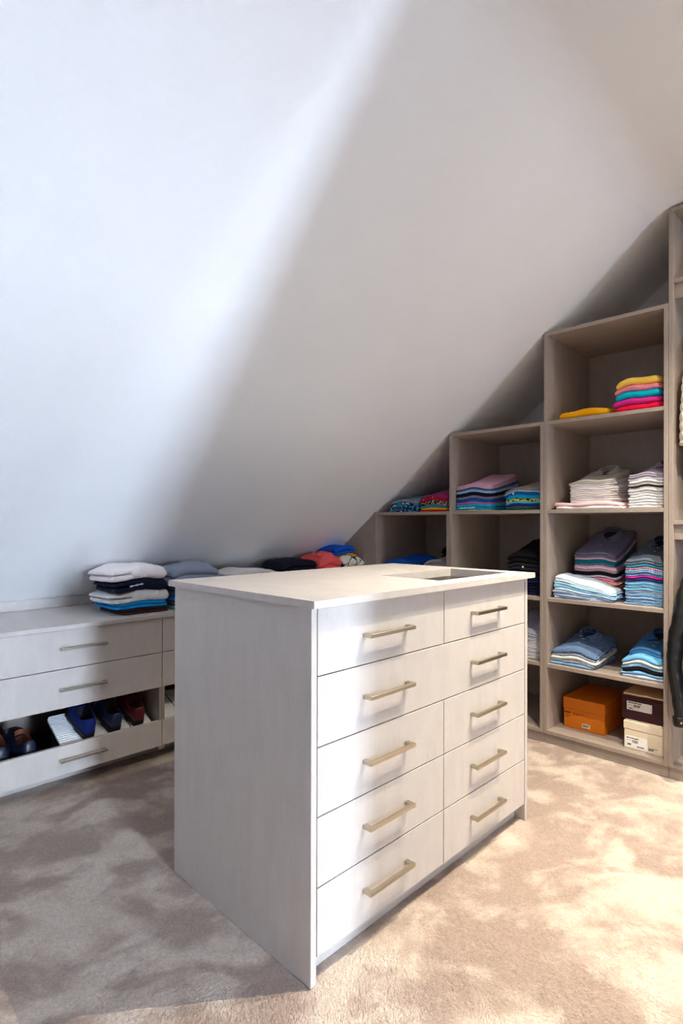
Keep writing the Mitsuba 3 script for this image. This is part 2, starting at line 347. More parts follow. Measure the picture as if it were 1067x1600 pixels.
# ------------------------------------------------------------------ long low drawer units on the left
LY, LZ, LB = 2.645, 0.745, 0.078          # front plane, worktop top, bottom of fronts
LYB = 3.245
wt = thing('worktop', 'long pale beige worktop with upstand along the sloped ceiling', 'worktop')
obj('board', box(-0.180, BX + 0.0015, LY - 0.018, LYB, LZ - 0.020, LZ), 'mat_laminate_lit', wt)
obj('upstand', box(-0.180, BX + 0.0015, LYB - 0.018, LYB, LZ + 0.0005, 0.797), 'mat_laminate_lit', wt)
def low_unit(x0, x1, label, handles=True):
    t = thing('low_drawer_unit', label, 'drawer unit')
    zt = LZ - 0.0205
    obj('side_panel', box(x0, x0 + 0.0145, LY + 0.002, LYB, 0.06, zt), 'mat_laminate_shaded', t)
    obj('side_panel', box(x1 - 0.0145, x1, LY + 0.002, LYB, 0.06, zt), 'mat_laminate_shaded', t)
    obj('back_panel', box(x0 + 0.0145, x1 - 0.0145, LYB - 0.012, LYB, 0.06, zt), 'mat_laminate_shaded', t)
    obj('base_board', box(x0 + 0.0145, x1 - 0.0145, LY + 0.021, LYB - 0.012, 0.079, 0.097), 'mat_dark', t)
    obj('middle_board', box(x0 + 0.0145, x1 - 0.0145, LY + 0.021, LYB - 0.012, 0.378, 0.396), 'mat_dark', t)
    obj('plinth', box(x0, x1, 2.790, 2.806, 0, 0.0595), 'mat_laminate_lit', t)
    for z0, z1, hz in ((0.5495, 0.722, 0.642), (0.3745, 0.5465, 0.461), (LB, 0.2065, 0.147)):
        d = obj('drawer', box(x0 + 0.0015, x1 - 0.0015, LY, LY + 0.019, z0, z1), 'mat_laminate_lit', t)
        if handles:
            obj('handle', place(handle_mesh(0.205, 0.032, 0.011, 0.011), (x0 + x1) / 2, LY, hz), 'mat_nickel', d, label='brushed nickel bar handle')
    return t
LSEAM = 1.3905
low_unit(LSEAM - 0.778, LSEAM - 0.0005, 'low beige drawer unit with shoes showing in its open middle slot', True)
low_unit(LSEAM - 1.5575, LSEAM - 0.779, 'low beige drawer unit continuing the row past the left picture edge', True)
low_unit(LSEAM + 0.0005, LSEAM + 0.778, 'low beige drawer unit half hidden behind the island dresser', True)

# ------------------------------------------------------------------ printed cloths (flat print only)
def cloth(fn):
    return {'type': 'twosided', 'bsdf': {'type': 'principled', 'base_color': proc(fn), 'roughness': 0.85, 'specular': 0.15, 'sheen': 0.2}}
def L(*c): return tuple(float(x) for x in lin(c))
def blobs(p, f, s=0.0): return noise(p.x * f + s, p.y * f, p.z * f)
scene['mat_floral'] = cloth(lambda p, n, uv: mix(mix(L(22, 44, 84), L(40, 140, 180), smoothstep(0.52, 0.56, blobs(p, 80))), L(205, 220, 235), smoothstep(0.66, 0.70, blobs(p, 110, 9.0))))
scene['mat_red_dots'] = cloth(lambda p, n, uv: mix(L(190, 20, 45), L(240, 225, 225), smoothstep(0.76, 0.80, blobs(p, 95))))
scene['mat_mono_print'] = cloth(lambda p, n, uv: mix(mix(L(30, 28, 34), L(190, 180, 176), smoothstep(0.46, 0.50, blobs(p, 100))), L(150, 60, 60), smoothstep(0.72, 0.75, blobs(p, 70, 5.0))))
scene['mat_yellow_print'] = cloth(lambda p, n, uv: mix(L(236, 222, 130), L(20, 22, 30), smoothstep(0.60, 0.63, blobs(p, 120))))
scene['mat_brown_print'] = cloth(lambda p, n, uv: mix(mix(L(58, 42, 40), L(120, 60, 50), smoothstep(0.5, 0.55, blobs(p, 90))), L(60, 85, 90), smoothstep(0.68, 0.72, blobs(p, 120, 3.0))))
def check(p, f, c0, c1):
    a = smoothstep(-0.3, 0.3, dr.sin(p.y * f)); b = smoothstep(-0.3, 0.3, dr.sin((p.x + p.z) * f))
    return mix(c0, c1, 0.5 * (a + b))
scene['mat_gingham'] = cloth(lambda p, n, uv: check(p, 800.0, L(20, 50, 100), L(140, 172, 210)))
scene['mat_stripe'] = cloth(lambda p, n, uv: mix(L(52, 70, 105), L(214, 216, 222), smoothstep(-0.3, 0.3, dr.sin(p.y * 1050.0))))
scene['mat_teal_check'] = cloth(lambda p, n, uv: mix(L(18, 70, 100), L(150, 195, 215), smoothstep(0.1, 0.5, dr.sin(p.y * 640.0) * dr.sin((p.x + p.z) * 640.0))))
scene['mat_pink_check'] = cloth(lambda p, n, uv: check(p, 640.0, L(190, 60, 95), L(240, 205, 215)))
def outline_fn(p, n, uv):
    d1, d2, w = voronoi(p.x * 13.0 + p.y * 4.0, (p.z + 0.6 * p.y) * 16.0)
    base = mix(L(228, 228, 222), L(226, 160, 20), smoothstep(0.70, 0.71, w))
    return mix(L(18, 18, 24), base, smoothstep(0.05, 0.09, d2 - d1))
scene['mat_outline'] = cloth(outline_fn)

# ------------------------------------------------------------------ folded garments
def pillow(w, d, bottom, top, ca=0.0, cb=0.0, r=None, seed=0, n=(30, 20), wob=0.004, corner=0.10):
    """one folded thickness of cloth: a closed rounded pad between two surfaces bottom(a, b) and top(a, b)"""
    q = np.linspace(-1, 1, n[0]); s = np.sign(q) * (1 - (1 - np.abs(q)) ** 1.7)
    q = np.linspace(-1, 1, n[1]); t = np.sign(q) * (1 - (1 - np.abs(q)) ** 1.7)
    S, TT = np.meshgrid(s, t, indexing='ij')
    a = S * (w / 2) * (1 - corner * 0.5 * TT ** 8) ; b = TT * (d / 2) * (1 - corner * 0.5 * S ** 8)
    a = a + wob * 2 * fnoise(np.stack([TT * 2.2, S * 0.7, S * 0 + seed], -1), 1.3, seed % 97, 2) * np.abs(S)
    b = b + wob * 2 * fnoise(np.stack([S * 2.2, TT * 0.7, S * 0 + seed + 5], -1), 1.3, seed % 89, 2) * np.abs(TT)
    A, B = a + ca, b + cb + d / 2
    zb, zt = bottom(A, B), top(A, B)
    th = np.maximum(zt - zb, 1e-4)
    rr = (r if r else 0.55 * float(np.median(th)))
    ex = np.minimum((1 - np.abs(S)) * w / 2 / rr, 1); ey = np.minimum((1 - np.abs(TT)) * d / 2 / rr, 1)
    g = np.sqrt(np.clip(1 - (1 - ex) ** 2, 0, 1)) * np.sqrt(np.clip(1 - (1 - ey) ** 2, 0, 1))
    mid = 0.5 * (zb + zt) - 0.10 * th * (1 - g)
    U = np.stack([A, B, mid + th / 2 * g], -1); D = np.stack([A, B, mid - th / 2 * g], -1)
    f = grid_faces(*S.shape); N = S.size
    m = trimesh.Trimesh(np.vstack([U.reshape(-1, 3), D.reshape(-1, 3)]), np.vstack([f, f[:, ::-1] + N]), process=False)
    m.merge_vertices(digits_vertex=7)
    return m

class Frame:
    """local (a to the viewer's right, b to the back, z) -> room"""
    def __init__(s, kind, x, y): s.kind, s.x, s.y = kind, x, y
    def __call__(s, m):
        v = np.asarray(m.vertices); o = m.copy()
        if s.kind == 'shelf': o.vertices = np.stack([s.x + v[:, 1], s.y - v[:, 0], v[:, 2]], 1)
        else: o.vertices = np.stack([s.x + v[:, 0], s.y + v[:, 1], v[:, 2]], 1)
        if o.volume < 0: o.invert()
        return o

ORD = ['top', 'second from top', 'third from top', 'fourth from top', 'fifth from top', 'sixth from top', 'seventh from top', 'eighth from top', 'ninth from top', 'tenth from top',
       'eleventh from top', 'twelfth from top', 'thirteenth from top', 'fourteenth from top', 'fifteenth from top']

def collar_on(key, fr, surf, a0, b0, col, s=1.0, mat='mat_cloth', neck=(40, 40, 48), buttons=2, placket=0.13, btn=(225, 225, 222)):
    from scipy.interpolate import splprep, splev
    inn = np.array([(0, .034, .030), (-.029, .025, .028), (-.037, .0, .023), (-.028, -.028, .015), (-.006, -.052, .007)])
    out = np.array([(0, .062, .005), (-.048, .049, .004), (-.068, .008, .003), (-.064, -.036, .002), (-.044, -.080, .0015)])
    halves = []
    for sg in (1, -1):
        q = np.linspace(0, 1, 18)
        ci = np.array(splev(q, splprep(inn.T, s=0, k=3)[0])).T; co = np.array(splev(q, splprep(out.T, s=0, k=3)[0])).T
        r = np.linspace(0, 1, 8)[None, :, None]
        G = ci[:, None] * (1 - r) + co[:, None] * r
        G[..., 2] += 0.006 * np.sin(np.linspace(0, 1, 8) * math.pi)[None] * (1 - 0.6 * q)[:, None]
        G = G * s; G[..., 0] *= sg
        G[..., 0] += a0; G[..., 1] += b0; G[..., 2] += surf(G[..., 0], G[..., 1]) + 0.0022
        lowG = G.copy(); lowG[..., 2] -= 0.0032
        f = grid_faces(18, 8); nn = 18 * 8
        idx = np.arange(nn).reshape(18, 8)
        rim = np.concatenate([idx[:, 0], idx[-1, 1:], idx[::-1, -1][1:], idx[0, ::-1][1:-1]])
        rf = []
        for i in range(len(rim)):
            p, q2 = rim[i], rim[(i + 1) % len(rim)]
            rf += [[p, q2, q2 + nn], [p, q2 + nn, p + nn]]
        hm = trimesh.Trimesh(np.vstack([G.reshape(-1, 3), lowG.reshape(-1, 3)]), np.vstack([f, f[:, ::-1] + nn, np.array(rf)]), process=False)
        hm.fix_normals(); halves.append(hm)
    m = cat(*halves)
    if mat == 'mat_cloth': obj('collar', fr(m), mat, key, 40, col)
    else: obj('collar', fr(m), mat, key, 40)
    nk = pillow(0.066 * s, 0.080 * s, lambda A, B: surf(A, B) - 0.002, lambda A, B: surf(A, B) + 0.004, a0, b0 - 0.045 * s, seed=3, n=(14, 12), corner=0.8)
    obj('neck_shade_pad', fr(nk), 'mat_cloth', key, True, neck)  # dark pad, its colour stands in for the shade inside the collar
    if placket:
        pl = pillow(0.030 * s, placket * s, lambda A, B: surf(A, B) - 0.001, lambda A, B: surf(A, B) + 0.0022, a0, b0 - 0.06 * s - placket * s, r=0.002, seed=5, n=(8, 16), wob=0.0008)
        c2 = np.clip(np.asarray(col) * 0.94, 0, 255)
        if mat == 'mat_cloth': obj('placket', fr(pl), 'mat_cloth', key, True, c2)
        else: obj('placket', fr(pl), mat, key, True)
        for k in range(buttons):
            bb = b0 - 0.075 * s - k * 0.055 * s
            d = trimesh.creation.cylinder(0.0052, 0.0026, sections=14)
            d.apply_translation([a0, bb, float(surf(np.array(a0), np.array(bb))) + 0.0034])
            obj('button', fr(d), 'mat_card', key, 30, btn)

def pile(fr, W, D, z0, H, items, where, group, bow=0.02, rise=0.06, seed=0, sidebow=1.0, wob=0.005, kind='folded shirt', catg='shirt', name='folded_shirt', mess=0.006, tilt=0.0):
    """items from bottom to top: dict(t, c or mat, what, layers, w, d, da, db, rough, collar ...)"""
    tt = np.array([it.get('t', 1.0) for it in items], float); tt *= H / tt.sum()
    hs = np.concatenate([[0], np.cumsum(tt)])
    rng = np.random.default_rng(seed + 11)
    ph = rng.uniform(0, 9)
    def S(h, extra=0.0):
        f = h / H
        def fn(a, b):
            u = np.clip(2 * a / W, -1.25, 1.25); v = np.clip(b / D, 0, 1.1)
            base = z0 + h + f * (bow * (1 - u * u) + rise * v ** 1.3 - tilt * u)
            return base + min(0.15 * h, 0.0035) * np.sin(5 * u + ph + 3 * v) * np.clip(f * 3, 0, 1)
        return fn
    keys = []
    N = len(items)
    for i, it in enumerate(items):
        w, d = W * it.get('w', 1.0) + rng.uniform(-mess, mess), D * it.get('d', 1.0) + rng.uniform(-mess, mess)
        da, db = it.get('da', 0) + rng.uniform(-mess, mess) * 0.6, max(it.get('db', 0) + rng.uniform(-mess, mess) * 0.5, -0.006)
        nl = it.get('layers', 2)
        h0, h1 = hs[i], hs[i + 1]
        parts = []
        rough = it.get('rough', 0.0)
        if it.get('rolled'):
            sb, st, sm = S(h0), S(h1), S(h0 + 0.48 * (h1 - h0))
            sd = seed + i
            def bump(f0, amp, fq=11.0):
                return lambda a, b: f0(a, b) + amp * 1.6 * fnoise(np.stack([a, b, a * 0 + sd * 0.37], -1), fq, sd % 31, 3)
            top = bump(st, rough)
            sag = lambda a, b: top(a, b) - 0.012 * np.clip((-(a - da) / w - 0.05) / 0.45, 0, 1)
            parts = [pillow(0.64 * w, d, sb, top, da + 0.18 * w, db, seed=sd, wob=wob, r=0.48 * (h1 - h0), n=(40, 26)),
                     pillow(0.62 * w, d * 0.97, sb, lambda a, b: sm(a, b) - 0.004, da - 0.19 * w, db + 0.004, seed=sd + 1, wob=wob, n=(40, 26)),
                     pillow(0.66 * w, d * 0.95, lambda a, b: sm(a, b) + 0.002, sag, da - 0.17 * w - 0.006, db + 0.008, seed=sd + 2, wob=wob, n=(40, 26))]
            nl = 0; last = top
        for k in range(nl):
            lo, hi = h0 + (h1 - h0) * k / nl, h0 + (h1 - h0) * (k + 1) / nl
            sb, st = S(lo), S(hi)
            top = st
            if k == nl - 1:
                amp = rough + (0.0016 if i < N - 1 else 0.004)
                fq = it.get('freq', 14.0)
                def top(a, b, st=st, amp=amp, fq=fq, sd=seed + i):
                    q = fnoise(np.stack([a, b, a * 0 + sd * 0.37], -1), fq, sd % 31, 3)
                    return st(a, b) + amp * 1.6 * (q if i < N - 1 else q + 0.15)
            lw = w * (1 - (0.02 * k if not it.get('step') else it['step'] * k)); 
            parts.append(pillow(lw, d * (1 - 0.015 * k), sb, top, da + (0.004 * rng.uniform(-1, 1)), db + 0.003 * k, seed=seed * 7 + i * 3 + k, wob=wob, n=it.get('n', (30, 20))))
            last = top
        m = fr(cat(*parts))
        nm = it.get('name', name)
        if 'mat' in it: key = obj(nm, m, it['mat'], None, True)
        else: key = obj(nm, m, 'mat_cloth', None, True, it['c'])
        pos = ORD[N - 1 - i] if N > 1 else None
        if 'label' in it: lab = it['label']
        else: lab = f"{it['what']} {it.get('kind', kind)}, {pos} of {where}" if pos else f"{it['what']} {it.get('kind', kind)} {where}"
        tag(key, lab, it.get('cat', catg), group)
        if it.get('collar'):
            ca, cb, cs = it['collar']
            collar_on(key, fr, last, ca, cb, it.get('cc', it.get('c', (120, 140, 170))), cs, it.get('cmat', it.get('mat', 'mat_cloth')), it.get('neck', (45, 45, 54)), it.get('buttons', 2), it.get('placket', 0.12))
        if it.get('buttonfront'):
            for a in it['buttonfront']:
                dsk = trimesh.creation.cylinder(0.0058, 0.003, sections=14)
                dsk.apply_transform(trimesh.transformations.rotation_matrix(math.pi / 2, [1, 0, 0]))
                bb = -0.0035 + db
                dsk.apply_translation([a, bb, float(S((h0 + h1) / 2)(np.array(a), np.array(0.0)))])
                obj('button', fr(dsk), 'mat_card', key, 30, (225, 222, 218))
        it['_key'], it['_top'] = key, last
        keys.append(key)
    return keys

def I(what, c, t=1.0, **k):
    d = dict(what=what, t=t, **k)
    if isinstance(c, str): d['mat'] = c
    else: d['c'] = c
    return d

# --- on top of the lowest unit
pile(Frame('shelf', 2.995, 2.385), 0.245, 0.30, 1.2795, 0.062, [
    I('dark navy patterned', 'mat_floral', 1.0), I('blue floral', 'mat_floral', 1.0), I('blue and white floral', 'mat_floral', 1.0), I('faded slate blue', (120, 138, 160), 0.8, layers=1)],
    'left pile on lowest shelving unit', 'folded shirts on top of the lowest unit', bow=0.018, rise=0.05, seed=1)
pile(Frame('shelf', 3.005, 2.145), 0.225, 0.34, 1.2795, 0.088, [
    I('red', (190, 40, 40), 0.8), I('golden yellow', (245, 180, 40), 0.9), I('teal', (60, 140, 155), 1.3), I('brown and white printed', 'mat_mono_print', 1.0), I('black and white printed', 'mat_mono_print', 1.0),
    I('red dotted', 'mat_red_dots', 1.3), I('plum purple', (150, 50, 110), 1.0)],
    'right pile on lowest shelving unit', 'folded shirts on top of the lowest unit', bow=0.02, rise=0.075, seed=2)
# --- inside the lowest unit
pile(Frame('shelf', 3.02, 2.452), 0.275, 0.30, 0.7975, 0.125, [I('dark navy', (24, 30, 60), 1.2), I('black', (18, 18, 24), 1.2), I('bright blue', (20, 84, 180), 1.5, rough=0.01)],
     'left pile inside lowest shelving unit', 'folded tops inside the lowest unit', bow=0.03, rise=0.03, seed=3, kind='folded sweatshirt', catg='sweatshirt', name='folded_sweatshirt')
pile(Frame('shelf', 3.335, 2.18), 0.27, 0.22, 0.7975, 0.215, [I('charcoal', (44, 44, 50), 1), I('dark navy', (26, 28, 46), 1), I('black', (15, 15, 19), 1)],
     'rear pile inside lowest shelving unit', 'folded tops inside the lowest unit', bow=0.05, rise=0.0, seed=4, kind='folded sweatshirt', catg='sweatshirt', name='folded_sweatshirt')
pile(Frame('shelf', 3.03, 2.143), 0.225, 0.28, 0.7975, 0.118, [I('navy', (24, 30, 64), 1.2), I('royal blue', (25, 80, 190), 1.2), I('lilac grey', (196, 184, 190), 0.8, layers=1), I('grey', (150, 146, 150), 1.2)],
     'right pile inside lowest shelving unit', 'folded tops inside the lowest unit', bow=0.055, rise=0.03, seed=5)
# --- second unit, upper shelf
w = 'left pile in second shelving unit'
k = pile(Frame('shelf', 3.02, 1.862), 0.262, 0.36, 1.2795, 0.148, [
    I('pale yellow', (205, 205, 150), 0.6, layers=1), I('bright cyan', (30, 165, 212), 1.5, layers=2), I('cyan', (60, 190, 225), 0.9), I('rose pink', (212, 105, 150), 0.8, layers=1), I('royal blue', (26, 88, 176), 1.4),
    I('grey lilac', (140, 138, 165), 1.0), I('dark navy', (20, 22, 42), 1.5), I('pale blue', (158, 192, 226), 1.0), I('denim blue', (72, 104, 152), 0.9), I('dusty pink', (216, 172, 200), 1.6, layers=3)],
    w, 'folded shirts on the upper shelf of the second unit', bow=0.018, rise=0.085, seed=6)
for j in range(9):
    hgt = [0.006, 0.009, 0.007, 0.010, 0.006, 0.009, 0.007, 0.008, 0.009][j]
    obj('printed_mark', Frame('shelf', 3.0185, 1.862)(place(box(-0.006, 0.0035, -0.0012, 0.0012, 0, hgt, 0.0006), -0.085 + j * 0.0125, -0.001, 1.2925 + 0.0003 * j)), 'mat_card', k[1], False, (236, 240, 244))
pile(Frame('shelf', 3.035, 1.537), 0.240, 0.36, 1.2795, 0.106, [
    I('dark green', (36, 104, 84), 0.9, layers=1), I('taupe', (110, 96, 100), 0.4, layers=1), I('deep blue', (16, 62, 150), 1.1, layers=1), I('aqua', (84, 200, 226), 0.7, layers=1), I('yellow printed', 'mat_yellow_print', 1.2), I('cyan', (20, 172, 218), 1.2),
    I('blue', (22, 104, 186), 1.1, buttonfront=(-0.06,)), I('pale blue', (165, 208, 238), 0.6, layers=1), I('taupe grey', (150, 138, 128), 0.9)],
    'right pile in second shelving unit', 'folded shirts on the upper shelf of the second unit', bow=0.026, rise=0.07, seed=7)
# --- second unit, lower shelves
pile(Frame('shelf', 3.035, 1.535), 0.235, 0.34, 0.7975, 0.205, [
    I('dark navy', (22, 30, 62), 1), I('midnight blue', (20, 26, 56), 1), I('navy', (28, 36, 72), 1), I('deep navy', (22, 28, 60), 1), I('charcoal', (36, 36, 42), 1.3, buttonfront=(0.0,)), I('black', (17, 17, 20), 1.6, rough=0.006)],
    'black pile in second shelving unit', 'dark folded tops in the second unit', bow=0.03, rise=0.09, seed=8)
pile(Frame('shelf', 3.03, 1.536), 0.235, 0.34, 0.4375, 0.135, [
    I('white', (226, 226, 230), 1), I('off white', (220, 220, 226), 1), I('clean white', (230, 230, 234), 1), I('chalk white', (222, 223, 228), 1), I('cool white', (216, 218, 226), 1), I('pale grey', (200, 202, 212), 1), I('pale lilac grey', (180, 184, 200), 1.2)],
    'white pile behind the dresser', 'white folded shirts low in the second unit', bow=0.02, rise=0.09, seed=9)
# --- tall unit, top shelf
pile(Frame('shelf', 3.012, 1.192), 0.262, 0.24, 1.7635, 0.038, [I('mustard yellow', (240, 168, 20), 1, layers=1, rough=0.004)], 'lying alone on the top shelf', 'bright sweaters on the top shelf', bow=0.008, rise=0.012, seed=10, kind='folded sweater', catg='sweater', name='folded_sweater')
pile(Frame('shelf', 3.012, 0.924), 0.236, 0.32, 1.7635, 0.150, [
    I('crimson red', (226, 22, 62), 1.1, layers=1), I('magenta', (208, 44, 136), 1, layers=1), I('turquoise', (0, 178, 206), 1.1, layers=1, w=0.94), I('rose pink', (230, 136, 152), 1, layers=1, w=0.97), I('pale yellow', (246, 204, 92), 1.2, layers=1, w=0.9)],
    'bright pile on the top shelf', 'bright sweaters on the top shelf', bow=0.020, rise=0.02, seed=11, kind='folded sweater', catg='sweater', name='folded_sweater', wob=0.009)
# --- tall unit, white shirts
pile(Frame('shelf', 3.012, 1.165), 0.36, 0.40, 1.2795, 0.032, [I('white', (240, 238, 236), 1, layers=1), I('pale pink', (236, 200, 204), 1.2, layers=1, da=-0.01)],
     'flat pair under the left white pile', 'white shirts in the tall unit', bow=0.004, rise=0.0, seed=12, wob=0.012)
WHT = ['white', 'plain white', 'bright white', 'soft white', 'cool white', 'chalk white', 'ivory white', 'clean white', 'pale white', 'milk white', 'snow white']
pile(Frame('shelf', 3.095, 1.188), 0.225, 0.36, 1.3155, 0.112, [I(WHT[j], (232 - (j % 3) * 5, 231 - (j % 3) * 5, 229 - (j % 2) * 4), 1, layers=1) for j in range(9)] +
     [I('grey white collared', (198, 195, 190), 1.2, layers=2, collar=(0.0, 0.285, 1.05), neck=(90, 90, 92), placket=0)],
     'left white pile', 'white shirts in the tall unit', bow=0.006, rise=0.085, seed=13)
pile(Frame('shelf', 3.03, 0.888), 0.176, 0.40, 1.2795, 0.165, [I(WHT[j], (233 - (j % 3) * 4, 233 - (j % 3) * 4, 232 - (j % 2) * 3), 1, layers=1) for j in range(6)] + [I('broad white', (226, 226, 226), 1.5), I('thin black', (34, 34, 42), 0.4, layers=1)] +
     [I(WHT[j], (230, 229, 230), 1, layers=1) for j in (6, 7, 8)] + [I('lavender grey collared', (172, 162, 186), 1.3, collar=(0.02, 0.32, 1.0), neck=(110, 100, 120), placket=0.1)],
     'right white pile', 'white shirts in the tall unit', bow=0.010, rise=0.075, seed=14)
# --- tall unit, middle shelf
pile(Frame('shelf', 3.012, 1.199), 0.31, 0.18, 0.7975, 0.078, [
    I('hazy lilac blue', (176, 186, 214), 0.8, layers=1), I('light blue', (160, 188, 220), 1), I('grey blue', (170, 180, 205), 0.8, layers=1), I('ice blue', (190, 214, 234), 0.8, layers=1), I('sky blue', (130, 188, 222), 1, layers=1),
    I('pale sky blue', (178, 214, 236), 1.0, layers=1), I('whitish blue collared', (206, 226, 240), 1.3, layers=2)],
    'front pile on the middle shelf', 'shirts on the middle shelf of the tall unit', bow=0.010, rise=0.012, seed=15, wob=0.010, tilt=0.036)
pile(Frame('shelf', 3.195, 1.200), 0.236, 0.35, 0.7975, 0.235, [
    I('dark red', (150, 22, 50), 0.7), I('deep blue', (30, 66, 170), 1.1), I('grey brown', (104, 92, 94), 1.0), I('dusty brown', (120, 98, 98), 0.7, layers=1), I('salmon', (226, 150, 142), 1.0), I('peach pink', (232, 172, 166), 0.9), I('rose', (226, 126, 152), 0.9, layers=1),
    I('lilac', (188, 180, 208), 0.8, layers=1), I('black', (20, 18, 30), 1.1), I('taupe', (156, 140, 142), 0.8, layers=1), I('pale pink', (226, 184, 208), 1.2), I('teal checked', 'mat_teal_check', 0.9, layers=1), I('teal', (18, 126, 148), 1.0), I('light pink', (224, 178, 198), 0.7, layers=1),
    I('slate grey collared', (122, 122, 148), 1.6, collar=(-0.005, 0.265, 1.1), placket=0.10)],
    'rear pile on the middle shelf', 'shirts on the middle shelf of the tall unit', bow=0.012, rise=0.125, seed=16)
pile(Frame('shelf', 3.045, 0.898), 0.198, 0.40, 0.7975, 0.215, [
    I('light blue', (128, 170, 210), 1), I('soft blue', (140, 180, 216), 1), I('pale blue', (150, 186, 220), 1), I('hazy blue', (134, 172, 208), 1), I('grey blue', (160, 180, 205), 0.8, layers=1), I('sky blue', (130, 186, 222), 1), I('clear blue', (120, 176, 216), 1), I('aqua blue', (140, 196, 226), 1),
    I('navy', (34, 48, 116), 1, layers=1), I('magenta', (196, 44, 138), 0.8, layers=1), I('steel blue', (130, 165, 208), 1), I('cornflower blue', (138, 172, 214), 1), I('pink checked', 'mat_pink_check', 0.9, layers=1), I('teal blue', (52, 146, 180), 0.9, layers=1),
    I('dark slate collared', (92, 104, 120), 1.5, collar=(0.0, 0.30, 1.05), placket=0.12)],
    'right pile on the middle shelf', 'shirts on the middle shelf of the tall unit', bow=0.012, rise=0.10, seed=17)
# --- tall unit, shelf above the boxes
pile(Frame('shelf', 3.012, 1.248), 0.245, 0.34, 0.4375, 0.066, [
    I('light blue', (136, 182, 226), 1.1, layers=1), I('dark striped', 'mat_stripe', 0.9), I('white', (228, 226, 226), 0.9, layers=1), I('fine striped', 'mat_stripe', 0.8, layers=1), I('blue gingham collared', 'mat_gingham', 1.6, layers=1, collar=(0.0, 0.24, 1.1), cc=(70, 110, 165), cmat='mat_gingham', neck=(40, 60, 100), placket=0.10)],
    'left pile above the shoeboxes', 'shirts above the shoeboxes', bow=0.034, rise=0.05, seed=18, wob=0.008)
pile(Frame('shelf', 3.014, 0.903), 0.206, 0.36, 0.4375, 0.095, [
    I('pale blue white', (196, 214, 236), 1, layers=1), I('light blue', (124, 178, 224), 0.9, layers=1), I('black', (16, 16, 24), 1, layers=1, w=0.97), I('baby blue', (138, 188, 228), 1.1, layers=1, w=0.96), I('white', (230, 226, 220), 0.9, layers=1, w=0.95), I('bright sky blue', (112, 182, 230), 1.2, layers=1, w=0.9),
    I('mid blue collared', (74, 136, 194), 1.3, w=0.8, db=0.06, d=0.8, collar=(0.02, 0.27, 1.1), placket=0.10)],
    'right pile above the shoeboxes', 'shirts above the shoeboxes', bow=0.040, rise=0.055, seed=19, wob=0.008)

# --- along the worktop
kw = dict(kind='folded sweater', catg='sweater', name='folded_sweater')
its = [I('dark brown', (54, 34, 36), 0.9, layers=2, w=0.88, da=0.015), I('bright blue', (18, 138, 202), 1.0, layers=2, w=0.97, step=0.06), I('off white', (222, 224, 226), 1.7, rolled=True, w=1.07, da=-0.012, rough=0.005),
       I('dark navy', (18, 21, 44), 1.8, rolled=True, w=0.97, rough=0.005), I('cream white', (238, 230, 230), 2.1, rolled=True, w=1.03, da=-0.014, rough=0.007)]
k = pile(Frame('bench', 1.318, 2.700), 0.285, 0.29, LZ + 0.0006, 0.228, its, 'pile at left of the worktop', 'sweaters along the worktop', bow=0.015, rise=0.0, seed=21, wob=0.012, mess=0.008, **kw)
for j in range(8):
    s = math.sin(j * 2.1)
    obj('embroidered_mark', place(box(-0.0045, 0.0045, -0.001, 0.001, -0.003 - 0.001 * s, 0.003 + 0.001 * s, 0.0006), 1.247 + j * 0.0085, 2.694, 0.887 + 0.0012 * j), 'mat_card', k[3], False, (222, 226, 232))
pile(Frame('bench', 1.632, 2.705), 0.30, 0.28, LZ + 0.0006, 0.195, [
    I('teal green', (84, 146, 148), 0.9, layers=1), I('brown printed', 'mat_brown_print', 0.9, layers=1), I('blue', (14, 122, 200), 1.2), I('dark blue grey', (44, 56, 88), 2.0), I('grey fleece', (150, 162, 184), 3.4, layers=2, rough=0.016, freq=11, n=(56, 44))],
    'second pile behind the dresser corner', 'sweaters along the worktop', bow=0.03, rise=0.0, seed=22, wob=0.014, **kw)
def hood(key, pts, r, col, seed):
    m = sweep(np.array(pts), np.array(r) * 1.0, np.array(r) * 0.75, 16)
    m = m.subdivide(); n = m.vertex_normals
    m.vertices = m.vertices + n * (0.02 * fnoise(m.vertices, 28, seed, 3))[:, None]
    obj('hood', m, 'mat_cloth', key, True, col)
def arc(cx, cy, cz, rx, ry, a0, a1, n=18, tilt=0.0):
    a = np.linspace(a0, a1, n)
    return [(cx + rx * math.cos(t), cy + ry * math.sin(t), cz + tilt * math.sin(t)) for t in a]
gk = [q for q, v in labels.items() if v.get('label', '').startswith('grey fleece')][0]
hood(gk, arc(1.655, 2.80, 0.958, 0.075, 0.055, -2.6, 2.2, tilt=0.004), np.linspace(0.022, 0.030, 18), (150, 162, 184), 5)
pile(Frame('bench', 2.06, 2.735), 0.40, 0.27, LZ + 0.0006, 0.150, [
    I('dark grey', (60, 62, 72), 1.2), I('black', (22, 22, 32), 1.3, da=-0.05), I('white', (232, 234, 236), 1.1, w=1.04, da=0.02, rough=0.008, layers=2)],
    'flat pile behind the dresser top', 'sweaters along the worktop', bow=0.022, rise=0.0, seed=23, wob=0.014, **kw)
pile(Frame('bench', 2.395, 2.725), 0.285, 0.25, LZ + 0.0006, 0.200, [
    I('charcoal', (50, 50, 58), 1), I('dark grey', (70, 72, 80), 1), I('black navy', (20, 22, 36), 1.4, w=1.1, rough=0.006)],
    'dark pile beside the coral one', 'sweaters along the worktop', bow=0.025, rise=0.0, seed=24, wob=0.012, **kw)
